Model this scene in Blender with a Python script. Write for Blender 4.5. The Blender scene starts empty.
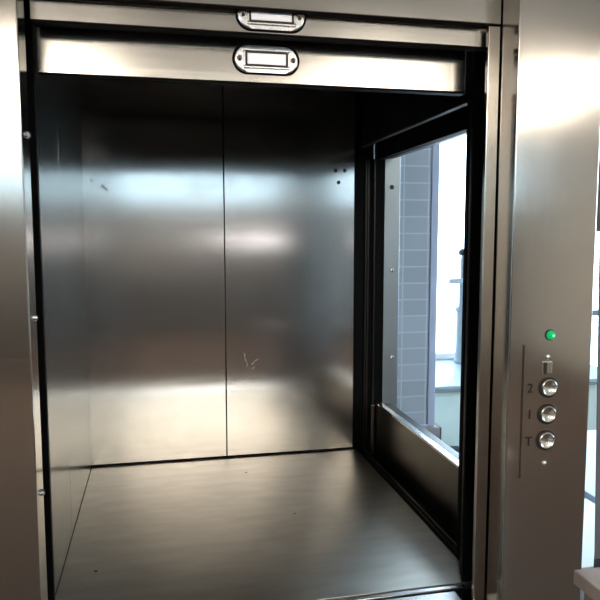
import bpy, bmesh, math, random
from mathutils import Vector, Matrix
random.seed(4)
S = bpy.context.scene
COL = S.collection
R = math.radians

# ------------------------------------------------------------------ materials
def new_mat(name):
    m = bpy.data.materials.new(name); m.use_nodes = True
    nt = m.node_tree
    return m, nt, nt.nodes['Principled BSDF']

def coords(nt, scale=(1, 1, 1)):
    tc = nt.nodes.new('ShaderNodeNewGeometry')
    mp = nt.nodes.new('ShaderNodeMapping'); mp.inputs['Scale'].default_value = scale
    nt.links.new(tc.outputs['Position'], mp.inputs['Vector'])
    return mp.outputs['Vector']

def noise(nt, vec, scale, detail=3.0, rough=0.5):
    n = nt.nodes.new('ShaderNodeTexNoise')
    n.inputs['Scale'].default_value = scale; n.inputs['Detail'].default_value = detail
    n.inputs['Roughness'].default_value = rough
    nt.links.new(vec, n.inputs['Vector'])
    return n.outputs['Fac']

def remap(nt, fac, a, b, c, d):
    n = nt.nodes.new('ShaderNodeMapRange')
    for k, v in zip(('From Min', 'From Max', 'To Min', 'To Max'), (a, b, c, d)):
        n.inputs[k].default_value = v
    nt.links.new(fac, n.inputs['Value'])
    return n.outputs['Result']

def mixcol(nt, fac, a, b):
    n = nt.nodes.new('ShaderNodeMix'); n.data_type = 'RGBA'
    n.inputs[6].default_value = (*a, 1); n.inputs[7].default_value = (*b, 1)
    nt.links.new(fac, n.inputs[0])
    return n.outputs[2]

def bump(nt, p, fac, strength, dist, chain=None):
    b = nt.nodes.new('ShaderNodeBump')
    b.inputs['Strength'].default_value = strength; b.inputs['Distance'].default_value = dist
    nt.links.new(fac, b.inputs['Height'])
    if chain is not None: nt.links.new(chain, b.inputs['Normal'])
    nt.links.new(b.outputs['Normal'], p.inputs['Normal'])
    return b.outputs['Normal']

def steel(name, col, rough, grain='H', smudge=0.0, wave=0.0, aniso=0.0, stain=0.0, dirt=(0.5, 0.46, 0.4)):
    m, nt, p = new_mat(name)
    p.inputs['Metallic'].default_value = 1.0
    g = {'H': (3, 3, 900), 'V': (900, 900, 3), 'F': (60, 60, 60)}[grain]
    fine = noise(nt, coords(nt, g), 1.0, 2.0)
    big = noise(nt, coords(nt), 7.0 if grain != 'F' else 5.0, 5.0 if grain != 'F' else 1.5, 0.6 if grain != 'F' else 0.4)
    r1 = remap(nt, fine, 0.3, 0.7, rough * (0.85 if grain != 'F' else 0.97), rough * (1.15 if grain != 'F' else 1.03))
    add = nt.nodes.new('ShaderNodeMath'); add.operation = 'ADD'
    nt.links.new(r1, add.inputs[0]); nt.links.new(remap(nt, big, 0.42, 0.72, 0.0, smudge), add.inputs[1])
    nt.links.new(add.outputs[0], p.inputs['Roughness'])
    c2 = mixcol(nt, remap(nt, big, 0.5, 0.75, 0.0, stain), col, tuple(a * b for a, b in zip(col, dirt)))
    nt.links.new(c2, p.inputs['Base Color'])
    p.inputs['Anisotropic'].default_value = aniso
    if aniso:
        t = nt.nodes.new('ShaderNodeTangent'); t.direction_type = 'RADIAL'; t.axis = 'Z'
        nt.links.new(t.outputs['Tangent'], p.inputs['Tangent'])
        p.inputs['Anisotropic Rotation'].default_value = 0.0
    ch = None
    if wave:
        ch = bump(nt, p, noise(nt, coords(nt), 3.2, 1.0), wave, 0.02)
    return m

def plain(name, col, rough=0.6, var=0.08, scale=6.0, metal=0.0, spec=0.5, bmp=0.0):
    m, nt, p = new_mat(name)
    f = noise(nt, coords(nt), scale, 4.0)
    c = mixcol(nt, remap(nt, f, 0.3, 0.7, 0, 1), tuple(x * (1 - var) for x in col), tuple(min(1, x * (1 + var)) for x in col))
    nt.links.new(c, p.inputs['Base Color'])
    p.inputs['Roughness'].default_value = rough; p.inputs['Metallic'].default_value = metal
    p.inputs['Specular IOR Level'].default_value = spec
    if bmp: bump(nt, p, noise(nt, coords(nt), scale * 20, 3.0), bmp, 0.002)
    return m

def glow(name, col, strength):
    m, nt, p = new_mat(name)
    p.inputs['Base Color'].default_value = (*col, 1)
    p.inputs['Emission Color'].default_value = (*col, 1)
    p.inputs['Emission Strength'].default_value = strength
    return m

def glass(name, tint=(0.95, 0.97, 0.97, 1)):
    m, nt, p = new_mat(name)
    nt.nodes.remove(p)
    out = nt.nodes['Material Output']
    t = nt.nodes.new('ShaderNodeBsdfTransparent'); t.inputs['Color'].default_value = tint
    g = nt.nodes.new('ShaderNodeBsdfGlossy'); g.inputs['Roughness'].default_value = 0.02
    f = nt.nodes.new('ShaderNodeFresnel'); f.inputs['IOR'].default_value = 1.45
    mx = nt.nodes.new('ShaderNodeMixShader')
    nt.links.new(f.outputs[0], mx.inputs[0]); nt.links.new(t.outputs[0], mx.inputs[1]); nt.links.new(g.outputs[0], mx.inputs[2])
    nt.links.new(mx.outputs[0], out.inputs['Surface'])
    return m

def tiles(name, col, grout, tw, th, mortar, rough=0.45, spec=0.5):
    m, nt, p = new_mat(name)
    geo = nt.nodes.new('ShaderNodeNewGeometry')
    sep = nt.nodes.new('ShaderNodeSeparateXYZ'); nt.links.new(geo.outputs['Position'], sep.inputs[0])
    ad = nt.nodes.new('ShaderNodeMath'); ad.operation = 'ADD'
    nt.links.new(sep.outputs['X'], ad.inputs[0]); nt.links.new(sep.outputs['Y'], ad.inputs[1])
    cmb = nt.nodes.new('ShaderNodeCombineXYZ')
    nt.links.new(ad.outputs[0], cmb.inputs['X']); nt.links.new(sep.outputs['Z'], cmb.inputs['Y'])
    mp = nt.nodes.new('ShaderNodeMapping'); mp.inputs['Location'].default_value = (0.078, 0.002, 0)
    nt.links.new(cmb.outputs[0], mp.inputs['Vector'])
    b = nt.nodes.new('ShaderNodeTexBrick'); b.offset = 0.0
    b.inputs['Scale'].default_value = 1.0
    b.inputs['Brick Width'].default_value = tw; b.inputs['Row Height'].default_value = th
    b.inputs['Mortar Size'].default_value = mortar; b.inputs['Mortar Smooth'].default_value = 0.3
    b.inputs['Color1'].default_value = (*col, 1); b.inputs['Color2'].default_value = (*[c * 0.86 for c in col], 1)
    b.inputs['Mortar'].default_value = (*grout, 1)
    nt.links.new(mp.outputs[0], b.inputs['Vector'])
    nt.links.new(b.outputs['Color'], p.inputs['Base Color'])
    p.inputs['Roughness'].default_value = rough; p.inputs['Specular IOR Level'].default_value = spec
    bump(nt, p, b.outputs['Fac'], -0.4, 0.002)
    return m

M = {}
M['frame_steel'] = steel('brushed_frame_steel', (0.60, 0.575, 0.54), 0.14, 'V', 0.03, 0.10, 0.3)
M['leaf_steel'] = steel('brushed_door_steel', (0.60, 0.58, 0.545), 0.16, 'H', 0.03, 0.06, 0.3)
M['car_steel'] = steel('brushed_car_steel', (0.60, 0.59, 0.575), 0.16, 'H', 0.03, 0.03, 0.85, 0.25)
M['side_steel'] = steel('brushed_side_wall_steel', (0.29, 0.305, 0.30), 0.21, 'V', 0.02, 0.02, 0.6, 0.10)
def worn_floor():
    m, nt, p = new_mat('worn_floor_steel_smooth')
    p.inputs['Metallic'].default_value = 1.0
    a = noise(nt, coords(nt), 3.0, 2.0, 0.4)
    b = noise(nt, coords(nt, (9, 30, 9)), 1.0, 3.0, 0.5)
    p.inputs['Anisotropic'].default_value = 0.7
    tg = nt.nodes.new('ShaderNodeTangent'); tg.direction_type = 'RADIAL'; tg.axis = 'Y'
    nt.links.new(tg.outputs['Tangent'], p.inputs['Tangent'])
    nt.links.new(remap(nt, a, 0.2, 0.8, 0.285, 0.33), p.inputs['Roughness'])
    nt.links.new(mixcol(nt, remap(nt, b, 0.25, 0.8, 0.0, 1.0), (0.60, 0.56, 0.50), (0.47, 0.435, 0.38)), p.inputs['Base Color'])
    return m
M['floor_steel'] = worn_floor()
M['dark_steel'] = steel('dark_shaft_steel', (0.045, 0.043, 0.04), 0.35, 'H', 0.1)
M['panel_steel'] = steel('dull_side_door_steel', (0.19, 0.17, 0.145), 0.33, 'F', 0.02, 0.03, 0.0, 0.3)
M['edge_steel'] = steel('bright_edge_steel', (0.85, 0.85, 0.85), 0.21, 'H', 0.03)
M['jamb_steel'] = steel('side_jamb_steel', (0.36, 0.42, 0.46), 0.36, 'V', 0.08)
M['galv'] = plain('galvanised_reflector', (0.46, 0.48, 0.52), 0.55, 0.05, 9, 0.2)  # pale grey that picks up daylight for the added reflector strip
M['chrome'] = steel('chrome', (0.95, 0.95, 0.96), 0.22, 'H', 0.03)
M['cup'] = steel('satin_cup', (0.93, 0.91, 0.97), 0.36, 'H', 0.03)
M['button'] = steel('button_steel', (0.80, 0.77, 0.71), 0.20, 'H', 0.03)
M['black'] = plain('black_guide_rubber', (0.004, 0.004, 0.004), 0.6, 0.1, spec=0.08)
M['dark_ring'] = plain('dark_button_ring', (0.03, 0.027, 0.022), 0.35, 0.1)
M['engrave'] = plain('engraved_paint', (0.012, 0.010, 0.008), 0.7, 0.05)
M['groove'] = plain('engraved_groove', (0.035, 0.028, 0.020), 0.7, 0.05)
M['smudge'] = steel('smudged_steel', (0.40, 0.41, 0.41), 0.24, 'H', 0.0)
M['scuff'] = steel('scratched_steel', (0.42, 0.42, 0.42), 0.5, 'H', 0.05)
M['green'] = glow('green_lamp_lens', (0.0, 0.50, 0.15), 0.38)
M['greenhot'] = glow('green_lamp_core', (0.15, 0.95, 0.45), 0.9)
M['white_wall'] = plain('painted_wall', (0.50, 0.485, 0.46), 0.8, 0.03)
M['ceiling'] = plain('white_ceiling_paint', (0.86, 0.82, 0.76), 0.85, 0.02)
M['room_floor'] = tiles('brown_floor_tiles', (0.115, 0.090, 0.068), (0.08, 0.06, 0.05), 0.3, 0.3, 0.004, 0.8, 0.15)
M['dark_wall'] = plain('dark_grey_wall', (0.125, 0.12, 0.117), 0.7, 0.05)
M['green_wall'] = plain('pale_green_wall', (0.80, 0.95, 0.89), 0.6, 0.03)
M['ledge'] = plain('pale_blue_ledge', (0.40, 0.50, 0.57), 0.5, 0.05)
M['frame_paint'] = plain('grey_window_frame', (0.26, 0.30, 0.31), 0.5, 0.04)
M['tile'] = tiles('grey_pillar_tiles', (0.52, 0.57, 0.63), (0.64, 0.69, 0.75), 0.124, 0.079, 0.004)
M['trim'] = plain('pale_blue_trim', (0.55, 0.60, 0.74), 0.5, 0.04)
M['stone'] = plain('taupe_plinth', (0.36, 0.33, 0.33), 0.7, 0.1, 12)
M['post'] = plain('pale_metal_post', (0.45, 0.54, 0.60), 0.45, 0.05)
M['cap'] = plain('dark_cap', (0.03, 0.05, 0.055), 0.5, 0.05)
M['grey_board'] = plain('grey_lilac_laminate', (0.20, 0.195, 0.225), 0.55, 0.05)
M['white_lam'] = plain('white_laminate', (0.88, 0.88, 0.88), 0.4, 0.02)
M['pale_blue'] = plain('pale_blue_panel', (0.66, 0.80, 0.92), 0.5, 0.03)
M['beige'] = plain('beige_worktop', (0.56, 0.47, 0.42), 0.55, 0.12, 25)
M['beige_side'] = plain('pinkish_counter_side', (0.42, 0.33, 0.31), 0.6, 0.15, 14)
M['cabinet'] = plain('dark_cabinet', (0.075, 0.07, 0.066), 0.5, 0.06)
M['blue_fill'] = plain('pale_blue_fill', (0.36, 0.46, 0.56), 0.5, 0.05)
M['glass'] = glass('window_glass')
M['dimming_glass'] = glass('dimming_window_glass', (0.46, 0.48, 0.475, 1))  # tint added to dim the daylight in the far windows
M['lamp'] = glow('warm_lamp_diffuser', (1.0, 0.90, 0.76), 7.5)
M['strip'] = glow('strip_lamp_tube', (1.0, 0.96, 0.98), 3.6)

# ------------------------------------------------------------------ builders
def link(name, bm, mat, parent=None, smooth=False):
    bmesh.ops.recalc_face_normals(bm, faces=bm.faces)
    me = bpy.data.meshes.new(name)
    if parent is not None:
        L = Vector(parent['_base'])
        bmesh.ops.translate(bm, verts=bm.verts, vec=-L)
    bm.to_mesh(me); bm.free()
    for m in (mat if isinstance(mat, (list, tuple)) else [mat]): me.materials.append(m)
    if smooth:
        for p in me.polygons: p.use_smooth = True
    o = bpy.data.objects.new(name, me); COL.objects.link(o)
    if parent is not None:
        o.parent = parent; o['_base'] = parent['_base']
    else:
        o['_base'] = (0.0, 0.0, 0.0)
    return o

def box(bm, x0, x1, y0, y1, z0, z1, bev=0.0, seg=2):
    t = bmesh.new()
    bmesh.ops.create_cube(t, size=1.0)
    for v in t.verts:
        v.co = Vector(((x0 + x1) / 2 + v.co.x * (x1 - x0), (y0 + y1) / 2 + v.co.y * (y1 - y0), (z0 + z1) / 2 + v.co.z * (z1 - z0)))
    if bev: bmesh.ops.bevel(t, geom=list(t.edges), offset=bev, segments=seg, affect='EDGES', profile=0.5)
    merge(bm, t)

def merge(bm, t):
    me = bpy.data.meshes.new('tmp'); t.to_mesh(me); t.free(); bm.from_mesh(me); bpy.data.meshes.remove(me)

def BX(name, dims, mat, parent=None, bev=0.0):
    bm = bmesh.new(); box(bm, *dims, bev=bev); return link(name, bm, mat, parent)

def disc(bm, c, axis, prof, n=28, sx=1.0):
    """lathe: prof = [(radius, height along axis)...] about point c"""
    t = bmesh.new(); rings = []
    for r, h in prof:
        rings.append([t.verts.new((r * sx * math.cos(2 * math.pi * k / n), r * math.sin(2 * math.pi * k / n), h)) for k in range(n)])
    for a, b in zip(rings, rings[1:]):
        for k in range(n): t.faces.new((a[k], a[(k + 1) % n], b[(k + 1) % n], b[k]))
    t.faces.new(rings[0]); t.faces.new(rings[-1])
    q = Vector((0, 0, 1)).rotation_difference(Vector(axis))
    for v in t.verts: v.co = q @ v.co + Vector(c)
    bmesh.ops.remove_doubles(t, verts=t.verts, dist=1e-7)
    merge(bm, t)

def DISC(name, c, axis, prof, mat, parent=None, n=28):
    bm = bmesh.new(); disc(bm, c, axis, prof, n); return link(name, bm, mat, parent, False)

def props(o, label, cat, group=None):
    o['label'] = label; o['category'] = cat
    if group: o['group'] = group
    return o

def thing(name, loc, label, cat, group=None):
    o = bpy.data.objects.new(name, None); COL.objects.link(o)
    o.location = loc; o['_base'] = loc; o.empty_display_size = 0.05
    return props(o, label, cat, group)

def struct(o):
    o['kind'] = 'structure'; return o

def stadium(bm, cx, cz, w, h, y0, y1, n=12, bev=0.0):
    """rounded-end plate in the XZ plane, from y0 (front) to y1 (back)"""
    t = bmesh.new(); r = h / 2; pts = []
    for s in (1, -1):
        for k in range(n + 1):
            a = (-math.pi / 2 + math.pi * k / n) if s == 1 else (math.pi / 2 + math.pi * k / n)
            pts.append((cx + s * (w / 2 - r) + r * math.cos(a), cz + r * math.sin(a)))
    f = [t.verts.new((x, y0, z)) for x, z in pts]; b = [t.verts.new((x, y1, z)) for x, z in pts]
    front = t.faces.new(f); t.faces.new(b)
    for k in range(len(pts)):
        j = (k + 1) % len(pts); t.faces.new((f[k], f[j], b[j], b[k]))
    if bev:
        bmesh.ops.bevel(t, geom=list(front.edges), offset=bev, segments=3, affect='EDGES', profile=0.5)
    merge(bm, t)

# ------------------------------------------------------------------ dimensions of the lift
FZ = 0.782                 # lift floor height above the room floor
XL, XR = -0.215, 0.645     # inner faces of the car
YF, YB = 1.305, 2.088      # car front edge and back wall
H = (-0.19, 0.597)         # inner faces of the front frame panels

# ---- left frame panel with three screws on its inner edge
t = thing('frame_panel', (-0.28, 1.08, 0), 'brushed steel frame upright left of the lift opening, three screws on its edge', 'lift frame')
BX('face_sheet', (-0.37, H[0], 1.05, 1.108, 0.0, 2.40), M['frame_steel'], t, 0.0025)
for z in (1.648, 1.370, 1.090):
    s = DISC('screw', (H[0] - 0.001, 1.087, z), (1, 0, 0), [(0.0058, 0), (0.0058, 0.002), (0.0042, 0.0050), (0.002, 0.006)], M['chrome'], t, 16)
    bm = bmesh.new(); box(bm, H[0] + 0.0046, H[0] + 0.0056, 1.0862, 1.0878, z - 0.0035, z + 0.0035)
    link('slot', bm, M['dark_ring'], s)

# ---- right frame panel carrying the controls
t = thing('control_panel', (0.675, 1.08, 0), 'wide brushed steel upright right of the opening with three call buttons and green lamp', 'control panel')
BX('face_sheet', (H[1], 0.7595, 1.05, 1.108, 0.0, 2.40), M['frame_steel'], t, 0.0025)
F = 1.05
l = DISC('indicator_lamp', (0.675, F + 0.001, 1.321), (0, -1, 0), [(0.0098, 0), (0.0098, 0.002), (0.0085, 0.0035), (0.0078, 0.003)], M['dark_ring'], t)
DISC('lens', (0.675, F - 0.001, 1.321), (0, -1, 0), [(0.0080, 0), (0.0078, 0.003), (0.0058, 0.0062), (0.003, 0.0078)], M['green'], l)
DISC('lamp_core', (0.6765, F - 0.0075, 1.3205), (0, -1, 0), [(0.0032, 0), (0.0028, 0.0010), (0.001, 0.0016)], M['greenhot'], l, 12)
for z in (1.281, 1.087):
    DISC('rivet', (0.673, F + 0.001, z), (0, -1, 0), [(0.0048, 0), (0.0045, 0.002), (0.003, 0.0036), (0.0012, 0.0042)], M['chrome'], t, 16)
k = BX('key_switch', (0.6625, 0.6810, F - 0.0022, F + 0.002, 1.2505, 1.2735), M['button'], t, 0.0015)
BX('key_slot', (0.6635, 0.6700, F - 0.0030, F - 0.0015, 1.2520, 1.2725), M['dark_ring'], k, 0.0004)
for z, x in ((1.2268, 0.6755), (1.1782, 0.6750), (1.1302, 0.6742)):
    b = DISC('push_button', (x, F + 0.001, z), (0, -1, 0), [(0.0195, 0), (0.0195, 0.0025), (0.0185, 0.0035), (0.0155, 0.0035), (0.0155, 0.001)], M['dark_ring'], t, 40)
    DISC('button_cap', (x, F + 0.001, z), (0, -1, 0), [(0.0153, 0), (0.0153, 0.005), (0.0147, 0.0066), (0.0136, 0.0072), (0.0115, 0.0058), (0.008, 0.0042), (0.004, 0.0032), (0.001, 0.0030)], M['button'], b, 40)
def glyph(txt, x, z, h, parent):
    c = bpy.data.curves.new('numeral', 'FONT'); c.body = txt; c.size = h / 0.70; c.align_x = 'CENTER'; c.extrude = 0.0004
    o = bpy.data.objects.new('tmp_text', c); COL.objects.link(o)
    bpy.context.view_layer.update()
    me = bpy.data.meshes.new_from_object(o.evaluated_get(bpy.context.evaluated_depsgraph_get()))
    bpy.data.objects.remove(o)
    bm = bmesh.new(); bm.from_mesh(me); bpy.data.meshes.remove(me)
    for v in bm.verts:
        a = v.co.copy(); v.co = Vector((x + a.x, F - 0.0004 - a.z, z - h / 2 + a.y))
    ob = link('numeral', bm, M['engrave'], parent)
    return ob
for txt, x, z in (('2', 0.6400, 1.2268), ('1', 0.6405, 1.1790), ('T', 0.6405, 1.1300)):
    glyph(txt, x, z, 0.0165, t)
BX('engraved_line', (0.6230, 0.6267, F - 0.0004, F + 0.001, 1.063, 1.304), M['groove'], t)

# ---- header, inner jamb strip
t = thing('header_panel', (0.2, 1.12, 1.86), 'fixed brushed steel header across the very top of the opening', 'header')
BX('face_sheet', (H[0] + 0.0005, H[1] - 0.0012, 1.1085, 1.120, 1.863, 2.40), M['leaf_steel'], t, 0.0015)
BX('bottom_lip', (H[0] + 0.004, H[1] - 0.03, 1.110, 1.1195, 1.8605, 1.8625), M['black'], t)
o = BX('jamb_strip', (0.5725, 0.5948, 1.1085, 1.119, FZ - 0.10, 1.8598), M['frame_steel'], None, 0.0012)
props(o, 'narrow bright steel strip down the right edge of the opening beside the control panel', 'jamb strip')
# black guide channels the leaves slide in, with added reflector strips
for sx, xi, lb in ((1, 0.645, 'black door guide channel right of the opening, behind the jamb strip'),
                   (-1, -0.215, 'black door guide channel down the left edge of the opening')):
    t = thing('door_guide', (xi + sx * 0.02, 1.25, FZ - 0.1), lb, 'guide rail')
    def gx(name, a, b, y0, y1, m, bev=0.0, top=2.40):
        xs = sorted((xi + sx * a, xi + sx * b))
        BX(name, (xs[0], xs[1], y0, y1, FZ + 0.001, top), M[m], t, bev)
    inn = -0.045 if sx == 1 else -0.017
    def prism(name, pts, m, top):
        bm = bmesh.new(); lo, hi = [], []
        for a, y in pts:
            lo.append(bm.verts.new((xi + sx * a, y, FZ + 0.001))); hi.append(bm.verts.new((xi + sx * a, y, top)))
        bm.faces.new(lo); bm.faces.new(hi)
        for k in range(len(pts)):
            j = (k + 1) % len(pts); bm.faces.new((lo[k], lo[j], hi[j], hi[k]))
        link(name, bm, M[m], t)
    prism('channel', ((inn, 1.2135), (inn, 1.2195), (0.0, 1.2993), (0.045, 1.2993), (0.045, 1.2135)), 'black', 2.40)
    prism('reflector_strip', ((inn, 1.2197), (inn + 0.0005, 1.2210), (0.0005, 1.3010), (0.045, 1.3010), (0.045, 1.2994), (0.0, 1.2994)), 'side_steel' if sx == 1 else 'galv', 1.76)  # added and slanted to brighten dark bands mirrored in the back wall
    for yy in (1.240, 1.268):
        gx('rib', inn * (1.2993 - yy) / 0.08 - 0.002, 0.0, yy, yy + 0.006, 'dark_steel', 0.0, 2.38)

# ---- two raised door leaves, each with a chrome flush pull
def leaf(y, z0, z1, x0, x1, hx, hz, label):
    t = thing('door_leaf', ((x0 + x1) / 2, y, z0), label, 'lift door', 'raised sliding door leaves')
    BX('leaf_sheet', (x0, x1, y, y + 0.022, z0, z1), M['leaf_steel'], t, 0.0010)
    BX('dark_underside', (x0 + 0.0005, x1 - 0.0005, y + 0.0012, y + 0.0215, z0 - 0.003, z0 - 0.0001), M['black'], t)  # added black strip, paints the bright leaf underside dark
    bm = bmesh.new(); w, h = 0.113, 0.046
    stadium(bm, hx, hz, w, h, y - 0.0045, y + 0.001, 14, 0.003)
    p = link('pull_handle', bm, M['chrome'], t)
    # black plate painting in the shadow outline around the pull
    bm = bmesh.new(); stadium(bm, hx, hz, w + 0.006, h + 0.006, y - 0.0008, y + 0.001, 14)
    link('shadow_outline', bm, M['black'], p)
    # raised rectangular rim, dark inner groove and satin cup floor
    cw, chh = 0.037, 0.0125
    bm = bmesh.new()
    for a, b, c, d in ((-cw - .004, cw + .004, chh, chh + .004), (-cw - .004, cw + .004, -chh - .004, -chh), (-cw - .004, -cw, -chh, chh), (cw, cw + .004, -chh, chh)):
        box(bm, hx + a, hx + b, y - 0.0075, y - 0.003, hz + c, hz + d, 0.001)
    link('rim', bm, M['chrome'], p)
    BX('recess', (hx - cw, hx + cw, y - 0.0056, y - 0.0040, hz - chh, hz + chh), M['dark_ring'], p)
    bm = bmesh.new(); box(bm, hx - cw + .003, hx + cw - .003, y - 0.0066, y - 0.0050, hz - chh + .003, hz + chh - .003, 0.0006)
    link('cup_floor', bm, M['cup'], p)
    for sx in (-1, 1):
        c = (hx + sx * (w / 2 - 0.0095), y - 0.0042, hz)
        DISC('screw', c, (0, -1, 0), [(0.0050, 0), (0.0048, 0.0015), (0.003, 0.0028), (0.0018, 0.0024)], M['button'], p, 16)
        DISC('screw_socket', (c[0], c[1] - 0.0022, c[2]), (0, -1, 0), [(0.0022, 0), (0.002, 0.0008)], M['dark_ring'], p, 10)
    return t
leaf(1.129, 1.829, 2.38, H[0] + 0.004, 0.585, 0.191, 1.8575, 'outer raised steel door leaf with chrome pull, just below the header')
leaf(1.185, 1.762, 2.36, H[0] + 0.004, 0.567, 0.1915, 1.801, 'inner raised steel door leaf with chrome pull, lowest sheet above the opening')

# ---- landing sill
t = thing('landing_sill', (0.2, 1.13, FZ - 0.05), 'bright steel sill across the bottom of the opening in front of lift floor', 'sill')
BX('sill_plate', (H[0] + 0.002, 0.5715, 1.055, 1.187, FZ - 0.05, FZ), M['edge_steel'], t, 0.002)
BX('sill_lip', (H[0] + 0.002, 0.600, 1.194, 1.2065, FZ - 0.05, FZ + 0.001), M['edge_steel'], t, 0.0015)
BX('sill_channel', (H[0] + 0.002, 0.5715, 1.1868, 1.1942, FZ - 0.05, FZ - 0.008), M['black'], t)

# ---- lift car
t = thing('lift_car', (0.215, 1.7, FZ - 0.05), 'stainless steel goods lift cabin standing open behind the raised doors', 'lift cabin')
BX('floor_panel', (XL + 0.0005, XR - 0.010, 1.213, YB + 0.01, FZ - 0.03, FZ), M['floor_steel'], t, 0.001)
BX('floor_edge', (XR - 0.0095, XR + 0.012, YF, YB - 0.002, FZ - 0.03, FZ - 0.012), M['black'], t)
zs = FZ + 0.005
for x0, x1 in ((XL - 0.004, 0.2012), (0.2042, XR - 0.022)):
    BX('back_panel', (x0, x1, YB, YB + 0.012, zs, 2.02), M['car_steel'], t, 0.0008)
BX('back_seam', (0.2005, 0.2050, YB + 0.0035, YB + 0.011, zs, 2.02), M['black'], t)
BX('skirting_gap', (XL, XR, YB + 0.003, YB + 0.013, FZ - 0.002, zs + 0.002), M['black'], t)
BX('side_seam', (XL - 0.010, XL + 0.0003, 1.6075, 1.6115, FZ + 0.002, 2.02), M['leaf_steel'], t)
for y0, y1 in ((YF, 1.6072), (1.6118, YB - 0.0008)):
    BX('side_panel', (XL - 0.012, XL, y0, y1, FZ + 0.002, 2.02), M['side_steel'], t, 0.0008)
BX('ceiling_panel', (XL, XR + 0.02, YF, YB, 2.00, 2.02), M['dark_steel'], t)
BX('lintel', (XR, XR + 0.012, YF, YB - 0.001, 1.778, 2.0), M['dark_steel'], t, 0.001)
BX('lintel_edge', (XR - 0.003, XR + 0.012, YF, YB - 0.001, 1.773, 1.7775), M['dark_ring'], t, 0.0008)
BX('front_post', (XR - 0.010, XR + 0.014, YF - 0.0025, YF + 0.012, FZ + 0.0005, 1.773), M['black'], t, 0.001)
BX('rear_post', (XR - 0.022, XR + 0.004, YB - 0.004, YB + 0.01, FZ, 2.0), M['black'], t, 0.001)
for x, z in ((0.560, 1.699), (0.590, 1.700), (0.570, 1.662)):
    DISC('bolt_hole', (x, YB + 0.0005, z), (0, -1, 0), [(0.0062, 0), (0.0060, 0.0012), (0.004, 0.0018)], M['dark_ring'], t, 14)
def scuff(pts, w, m='scuff'):
    bm = bmesh.new()
    for (xa, za), (xb, zb) in zip(pts, pts[1:]):
        d = Vector((xb - xa, 0, zb - za)).normalized(); n = Vector((-d.z, 0, d.x)) * w
        a, b = Vector((xa, YB - 0.0002, za)), Vector((xb, YB - 0.0002, zb))
        vs = [bm.verts.new(p + q) for p in (a - n, b - n * 0.4, b + n * 0.4, a + n) for q in (Vector(), Vector((0, 0.0004, 0)))]
        for f in ((0, 2, 4, 6), (1, 3, 5, 7), (0, 1, 3, 2), (2, 3, 5, 4), (4, 5, 7, 6), (6, 7, 1, 0)):
            bm.faces.new([vs[i] for i in f])
    link('scuff_mark', bm, M[m], t)
scuff([(0.262, 1.120), (0.264, 1.100), (0.272, 1.085), (0.268, 1.076)], 0.0022)
scuff([(0.285, 1.082), (0.296, 1.094), (0.308, 1.100)], 0.0020)
scuff([(-0.162, 1.642), (-0.150, 1.634), (-0.146, 1.626)], 0.006, 'smudge')
scuff([(-0.192, 1.660), (-0.186, 1.652)], 0.004, 'smudge')
scuff([(0.294, 1.074), (0.284, 1.066)], 0.0016)
for x, y, r in ((-0.145, 1.42, 0.004), (0.245, 1.94, 0.004), (0.33, 1.62, 0.003)):
    DISC('floor_mark', (x, y, FZ - 0.0004), (0, 0, 1), [(r, 0), (r, 0.0008)], M['dark_ring'], t, 10)

# ---- second landing of the lift, on its right side
t = thing('side_door_panel', (0.71, 1.7, FZ), 'low dark steel door leaf with bright top edge under the side window opening', 'lift door')
BX('leaf_sheet', (0.700, 0.716, 1.322, 2.074, FZ - 0.03, 0.934), M['panel_steel'], t, 0.001)
BX('top_edge', (0.699, 0.717, 1.322, 2.074, 0.9342, 0.9405), M['edge_steel'], t, 0.001)
o = BX('edge_post', (0.684, 0.694, 2.074, 2.085, FZ - 0.02, 0.928), M['panel_steel'], t, 0.001)
BX('post_cap', (0.683, 0.695, 2.073, 2.0855, 0.9285, 0.932), M['edge_steel'], o, 0.0005)
t = thing('side_sill', (0.655, 1.7, FZ - 0.03), 'thin steel track along the right edge of the lift floor', 'track')
BX('track_rail', (0.6575, 0.6635, 1.32, 2.08, FZ - 0.03, FZ + 0.001), M['panel_steel'], t, 0.0008)
BX('track_rail', (0.6485, 0.6515, 1.32, 2.08, FZ - 0.03, FZ - 0.002), M['panel_steel'], t, 0.0008)
BX('track_bed', (0.6575, 0.699, 1.31, 2.085, FZ - 0.05, FZ - 0.025), M['black'], t)
t = thing('side_door_frame', (0.72, 1.7, FZ), 'black frame around the open right side of the lift, looking into daylight', 'door frame')
BX('rear_guide', (0.650, 0.7255, 2.088, 2.10, FZ - 0.05, 1.738), M['black'], t)
for x in (0.660, 0.668, 0.689):
    BX('guide_rib', (x, x + 0.004, 2.0835, 2.0885, FZ, 1.736), M['dark_steel'], t)
BX('frame_head', (0.700, 0.7255, 1.31, 2.10, 1.738, 2.02), M['black'], t)
BX('front_guide', (0.702, 0.7255, 1.26, 1.30, FZ - 0.05, 1.7375), M['galv'], t)
BX('head_soffit', (0.664, 0.699, 1.31, 2.08, 1.80, 1.99), M['black'], t)
t = thing('side_jamb', (0.755, 2.095, 0), 'pale steel jamb plate with three bolts beside the grey tiled pillar', 'jamb')
BX('jamb_plate', (0.7260, 0.780, 2.090, 2.20, 0.0, 2.40), M['jamb_steel'], t, 0.002)
for z, x in ((1.650, 0.7510), (1.379, 0.7540), (1.088, 0.7570)):
    s = DISC('bolt', (x, 2.0915, z), (0, -1, 0), [(0.0075, 0), (0.0075, 0.004), (0.006, 0.007), (0.003, 0.008)], M['panel_steel'] if z > 1.6 else M['chrome'], t, 16)
    DISC('bolt_socket', (x, 2.0845, z), (0, -1, 0), [(0.003, 0), (0.0028, 0.0012)], M['dark_ring'], s, 8)
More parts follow.
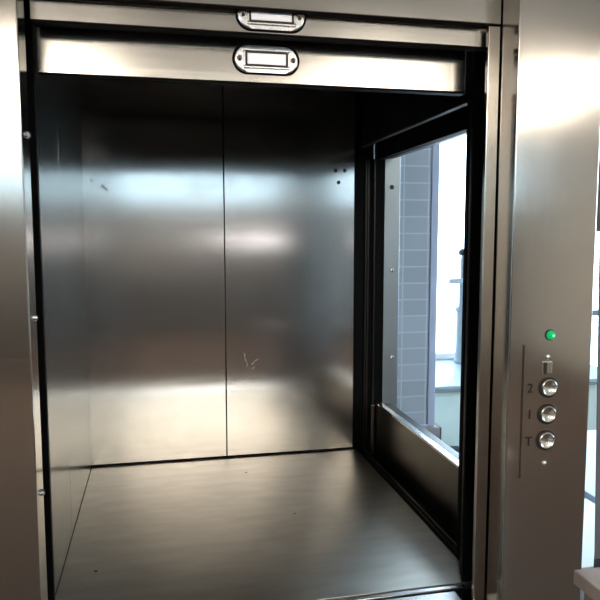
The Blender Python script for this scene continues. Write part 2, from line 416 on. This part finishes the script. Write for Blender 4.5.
# outer skin of the shaft
t = thing('lift_shaft', (0.2, 1.7, 0), 'dark enclosure round the lift cabin, mostly hidden behind the steel front', 'lift shaft')
BX('back_sheet', (-0.37, 0.7255, 2.205, 2.22, 0, 2.72), M['dark_steel'], t)
BX('left_sheet', (-0.37, -0.355, 1.11, 2.204, 0, 2.72), M['dark_steel'], t)
BX('right_lower_sheet', (0.7265, 0.755, 1.125, 2.088, 0, 0.93), M['dark_steel'], t)
BX('right_upper_sheet', (0.7265, 0.755, 1.125, 2.088, 1.742, 2.72), M['dark_steel'], t)
BX('right_front_sheet', (0.7265, 0.755, 1.110, 1.30, 0.931, 1.741), M['dark_steel'], t)
BX('pit_sheet', (-0.354, 0.7255, 1.125, 2.204, 0.55, 0.56), M['black'], t)
BX('top_sheet', (-0.354, 0.7255, 1.125, 2.204, 2.45, 2.46), M['black'], t)
BX('apron_sheet', (-0.189, 0.596, 1.09, 1.10, 0.0, FZ - 0.052), M['frame_steel'], t)

# ------------------------------------------------------------------ beyond the side opening
t = thing('tiled_pillar', (1.2, 3.1, 0.55), 'grey tiled pillar with pale blue corner trim seen through the side opening', 'pillar')
BX('tile_face', (0.98, 1.274, 3.0, 3.30, 0.555, 2.02), M['tile'], t, 0.003)
BX('corner_trim', (1.2745, 1.314, 2.996, 3.30, 0.555, 2.02), M['trim'], t, 0.004)
BX('base_strip', (0.98, 1.278, 2.992, 3.0, 0.553, 0.566), M['trim'], t, 0.001)
t = thing('stone_block', (1.2, 3.1, 0), 'squat taupe stone block under the tiled pillar', 'plinth')
BX('block_body', (0.95, 1.336, 2.98, 3.33, 0.0, 0.552), M['stone'], t, 0.006)
BX('shaded_end', (1.3365, 1.346, 2.985, 3.325, 0.0, 0.549), M['dark_wall'], t, 0.003)  # dark grey stands in for shade on the right side of the block
t = thing('window_ledge', (2.0, 4.0, 0), 'deep pale blue ledge below the bright window, over a pale green low wall', 'ledge')
BX('ledge_top', (1.35, 2.9, 3.60, 4.38, 0.572, 0.600), M['ledge'], t, 0.003)
BX('ledge_nosing', (1.35, 2.9, 3.585, 3.5995, 0.566, 0.586), M['frame_paint'], t, 0.002)
BX('low_wall', (1.35, 2.9, 3.62, 4.38, 0.0, 0.571), M['green_wall'], t)
t = thing('metal_post', (2.18, 4.25, 0.60), 'pale metal post with short arm and dark cap standing on the window ledge', 'post')
bm = bmesh.new(); disc(bm, (2.065, 4.25, 0.60), (0, 0, 1), [(0.062, 0), (0.062, 0.02), (0.055, 0.03), (0.055, 0.36), (0.040, 0.37), (0.040, 0.56), (0.034, 0.58), (0.034, 0.72), (0.028, 0.75)], 24)
link('post_body', bm, M['post'], t)
DISC('post_cap', (2.065, 4.25, 1.35), (0, 0, 1), [(0.045, 0), (0.05, 0.01), (0.05, 0.03), (0.03, 0.045)], M['cap'], t)
BX('side_arm', (1.945, 2.09, 4.225, 4.275, 1.155, 1.190), M['post'], t, 0.008)
DISC('collar', (2.065, 4.25, 0.965), (0, 0, 1), [(0.064, 0), (0.064, 0.03)], M['post'], t)
o = BX('floor_box', (1.655, 1.72, 3.50, 3.58, 0.0, 0.245), M['cap'], None, 0.008)
props(o, 'small dark box standing on the floor at foot of pale green low wall', 'box')

# ------------------------------------------------------------------ right edge of the view
t = thing('pedestal', (0.65, 0.71, 0), 'beige pedestal top at the lower right corner, in front of the control panel', 'pedestal')
BX('top_slab', (0.565, 0.745, 0.62, 0.80, 1.006, 1.0265), M['beige'], t, 0.002)
BX('pedestal_body', (0.575, 0.735, 0.63, 0.79, 0.0, 1.0055), M['beige_side'], t, 0.003)
t = thing('side_table', (1.3, 1.8, 0), 'low white table glimpsed in the narrow gap right of the control panel', 'table')
BX('table_top', (1.09, 1.52, 1.642, 2.095, 0.50, 0.53), M['white_lam'], t, 0.002)
for x in (1.12, 1.46):
    for y in (1.66, 1.98):
        BX('leg', (x, x + .03, y, y + .03, 0.0, 0.499), M['white_lam'], t, 0.002)
t = thing('bench', (1.9, 2.5, 0), 'pale blue bench beyond the low white table, right of the control panel', 'bench')
BX('bench_top', (1.56, 2.35, 2.10, 2.85, 0.49, 0.53), M['pale_blue'], t, 0.003)
BX('bench_base', (1.60, 2.31, 2.14, 2.81, 0.0, 0.489), M['white_lam'], t, 0.003)
t = thing('partition_screen', (1.45, 1.61, 0), 'plain grey partition screen filling the right edge beyond the white table', 'screen')
bm = bmesh.new(); box(bm, 1.17, 1.75, 1.60, 1.63, 0.575, 1.50, 0.003)
for v in bm.verts:
    if v.co.x < 1.3: v.co.x = 1.195 - (v.co.z - 0.575) * 0.032 + (v.co.x - 1.17) + (v.co.y - 1.60) * 0.8
link('screen_board', bm, M['grey_board'], t)
BX('base_rail', (1.215, 1.75, 1.60, 1.63, 0.53, 0.574), M['cabinet'], t, 0.003)
BX('upper_board', (1.10, 1.75, 1.60, 1.63, 1.504, 2.30), M['dark_wall'], t, 0.003)
for x in (1.25, 1.68):
    BX('leg', (x, x + .04, 1.60, 1.63, 0.0, 0.529), M['cabinet'], t, 0.002)

# ------------------------------------------------------------------ the rooms
X0, X1, Y0, Y1, CZ = -2.6, 4.6, -6.0, 4.4, 2.72
struct(BX('floor', (X0 - .1, X1 + .1, Y0 - .1, Y1 + .1, -0.1, 0.0), M['room_floor']))
struct(BX('ceiling', (X0 - .1, X1 + .1, Y0 - .1, Y1 + .1, CZ, CZ + 0.1), M['ceiling']))
struct(BX('wall_left', (X0 - .1, X0, Y0, Y1, 0, CZ), M['white_wall']))
bm = bmesh.new()
box(bm, X1, X1 + .1, Y0, 0.2, 0, CZ); box(bm, X1, X1 + .1, 3.8, Y1, 0, CZ)
box(bm, X1, X1 + .1, 0.2, 3.8, 0, 0.9); box(bm, X1, X1 + .1, 0.2, 3.8, 2.5, CZ)
struct(link('wall_right', bm, M['white_wall']))
bm = bmesh.new()
for a in ((0.2, 0.25, 0.9, 2.5), (1.975, 2.025, 0.95, 2.45), (3.75, 3.8, 0.9, 2.5), (0.25, 3.75, 0.9, 0.95), (0.25, 3.75, 2.45, 2.5)):
    box(bm, X1 + .02, X1 + .08, *a)
w = struct(link('window_9', bm, M['frame_paint']))  # unseen window added to throw daylight on the pillar and side room
BX('window_pane', (X1 + .047, X1 + .053, 0.25, 3.75, 0.95, 2.45), M['glass'], w)
struct(BX('wall_front', (X0, -0.372, 1.12, 1.22, 0, CZ), M['white_wall']))
bm = bmesh.new(); box(bm, -0.371, 0.726, 1.121, 1.124, 2.41, CZ)
struct(link('wall_above_lift', bm, M['white_wall']))
# far wall behind the photographer: dark below, a row of high windows above
bm = bmesh.new()
box(bm, X0, X1, Y0 - .1, Y0, 0, 1.92)
box(bm, X0, X1, Y0 - .1, Y0, 2.66, CZ)
struct(link('wall_back', bm, M['dark_wall']))
n = 5; ww = (X1 - X0) / n
for i in range(n):
    a = X0 + i * ww; bm = bmesh.new()
    box(bm, a, a + ww, Y0 - .08, Y0 - .02, 1.92, 1.96); box(bm, a, a + ww, Y0 - .08, Y0 - .02, 2.62, 2.66)
    box(bm, a, a + .03, Y0 - .08, Y0 - .02, 1.96, 2.62); box(bm, a + ww - .03, a + ww, Y0 - .08, Y0 - .02, 1.96, 2.62)
    w = struct(link('window_%d' % (i + 3), bm, M['frame_paint']))
    BX('window_pane', (a + .03, a + ww - .03, Y0 - .053, Y0 - .047, 1.96, 2.62), M['dimming_glass'], w)
# window wall of the side room
bm = bmesh.new()
box(bm, X0, 0.70, Y1, Y1 + .1, 0, CZ); box(bm, 0.70, 2.62, Y1, Y1 + .1, 0, 0.60); box(bm, 0.70, 2.62, Y1, Y1 + .1, 2.62, CZ)
box(bm, 2.62, 2.90, Y1, Y1 + .1, 0, CZ); box(bm, 2.90, 4.3, Y1, Y1 + .1, 2.2, CZ); box(bm, 2.90, 4.3, Y1, Y1 + .1, 0, 0.1); box(bm, 4.3, X1, Y1, Y1 + .1, 0, CZ)
struct(link('wall_window_side', bm, M['white_wall']))
def window(name, x0, x1, z0, z1, bars, paint='frame_paint'):
    bm = bmesh.new()
    box(bm, x0, x1, Y1 + .02, Y1 + .08, z0, z0 + .04); box(bm, x0, x1, Y1 + .02, Y1 + .08, z1 - .04, z1)
    box(bm, x0, x0 + .04, Y1 + .02, Y1 + .08, z0 + .04, z1 - .04); box(bm, x1 - .04, x1, Y1 + .02, Y1 + .08, z0 + .04, z1 - .04)
    for zb in bars: box(bm, x0 + .04, x1 - .04, Y1 + .02, Y1 + .08, zb - .02, zb + .02)
    w = struct(link(name, bm, M[paint]))
    BX('window_pane', (x0 + .04, x1 - .04, Y1 + .047, Y1 + .053, z0 + .04, z1 - .04), M['glass'], w)
window('window_1', 0.70, 2.62, 0.60, 2.62, (), 'white_lam')
window('window_2', 2.90, 4.30, 0.10, 2.20, (0.90,))

# ceiling lamps of the front room
def lamp(x0, x1, y0, y1, label):
    t = thing('ceiling_light', ((x0 + x1) / 2, (y0 + y1) / 2, CZ - 0.03), label, 'ceiling light', 'surface ceiling lights')
    bm = bmesh.new()
    for d in ((x0 - .02, x1 + .02, y0 - .02, y0), (x0 - .02, x1 + .02, y1, y1 + .02), (x0 - .02, x0, y0, y1), (x1, x1 + .02, y0, y1)):
        box(bm, *d, CZ - 0.035, CZ)
    link('trim_frame', bm, M['white_lam'], t)
    BX('diffuser', (x0, x1, y0, y1, CZ - 0.11, CZ - 0.002), M['lamp'], t, 0.02)
lamp(-1.15, -0.40, -4.1, -2.6, 'warm ceiling light panel to the left in the front room')
lamp(1.35, 2.05, -3.7, -2.5, 'warm ceiling light panel in the middle of front room')
lamp(2.75, 3.45, -3.9, -2.5, 'warm ceiling light panel to the right in the front room')

lamp(-0.30, 1.85, -5.5, -4.5, 'long warm ceiling light panel added near far windows to warm cabin back wall')  # extra lamp, added to fill the warm band low on the back wall
lamp(-2.1, -1.2, -5.5, -4.5, 'short warm ceiling light panel added in far left corner to brighten the left upright')  # extra lamp, added to help light the left frame panel

# kitchen cabinets, added stand and door on the far wall, mirrored in the steel
for i, x in enumerate((-2.59, -1.69, -0.79, 0.11)):
    c = thing('base_cabinet', (x + .44, Y0 + .3, 0), 'dark base cabinet under the far windows of the front room', 'cabinet', 'far base cabinets')
    BX('body', (x, x + .88, Y0 + .005, Y0 + .58, 0.0, 0.90), M['cabinet'], c, 0.003)
    d = BX('door', (x + .01, x + .87, Y0 + .581, Y0 + .60, 0.1, 0.88), M['cabinet'], c, 0.003)
    BX('handle', (x + .3, x + .58, Y0 + .601, Y0 + .62, 0.82, 0.835), M['chrome'], d, 0.002)
t = thing('strip_lamp_stand', (1.68, Y0 + .3, 0), 'dark cooler added to carry a lit white strip against the far wall', 'stand')
BX('stand_body', (1.02, 2.34, Y0 + .005, Y0 + .55, 0.0, 1.56), M['cabinet'], t, 0.006)  # added body, only there to hold the bright strip
BX('lit_strip', (1.04, 2.32, Y0 + .5505, Y0 + .57, 1.355, 1.465), M['strip'], t, 0.004)
d = struct(BX('added_door', (2.35, 3.5, Y0 + .004, Y0 + .05, 0.0, 1.88), M['blue_fill'], None, 0.004))  # added door, its pale blue gives the bluish tone mirrored in the cabin
BX('door_handle', (2.42, 2.55, Y0 + .051, Y0 + .08, 1.0, 1.02), M['chrome'], d, 0.003)

# ------------------------------------------------------------------ daylight
W = bpy.data.worlds.new('overcast_sky'); S.world = W; W.use_nodes = True
nt = W.node_tree; bg = nt.nodes['Background']
tc = nt.nodes.new('ShaderNodeTexCoord'); sep = nt.nodes.new('ShaderNodeSeparateXYZ')
nt.links.new(tc.outputs['Generated'], sep.inputs[0])
cr = nt.nodes.new('ShaderNodeValToRGB')
cr.color_ramp.elements[0].position = 0.0; cr.color_ramp.elements[0].color = (0.55, 0.66, 0.78, 1)
cr.color_ramp.elements[1].position = 0.35; cr.color_ramp.elements[1].color = (0.64, 0.83, 1.0, 1)
nt.links.new(remap(nt, sep.outputs['Z'], -0.3, 1.0, 0, 1), cr.inputs[0])
nt.links.new(cr.outputs[0], bg.inputs['Color'])
bg.inputs['Strength'].default_value = 8.0

# ------------------------------------------------------------------ camera
cam = bpy.data.cameras.new('camera'); co = bpy.data.objects.new('camera', cam); COL.objects.link(co)
yaw, pitch, roll = R(11.985), R(5.714), R(-0.037)
cam.sensor_fit = 'HORIZONTAL'; cam.sensor_width = 36.0; cam.lens = 36.0 * 666.26 / 600.0
cam.clip_start = 0.02
f = Vector((math.sin(yaw) * math.cos(pitch), math.cos(yaw) * math.cos(pitch), -math.sin(pitch)))
r = Vector((math.cos(yaw), -math.sin(yaw), 0)); u = r.cross(f)
r2 = math.cos(roll) * r + math.sin(roll) * u; u2 = -math.sin(roll) * r + math.cos(roll) * u
co.matrix_world = Matrix(((r2.x, u2.x, -f.x, 0.0), (r2.y, u2.y, -f.y, 0.0), (r2.z, u2.z, -f.z, 1.5), (0, 0, 0, 1)))
S.camera = co

for o in S.objects:
    if '_base' in o: del o['_base']
vs = S.view_settings
vs.view_transform = 'Standard'; vs.look = 'None'; vs.gamma = 1.0; vs.use_curve_mapping = False
vs.exposure = 0.7
S.cycles.max_bounces = 14; S.cycles.diffuse_bounces = 6; S.cycles.glossy_bounces = 8; S.cycles.transparent_max_bounces = 12
S.cycles.sample_clamp_indirect = 8.0
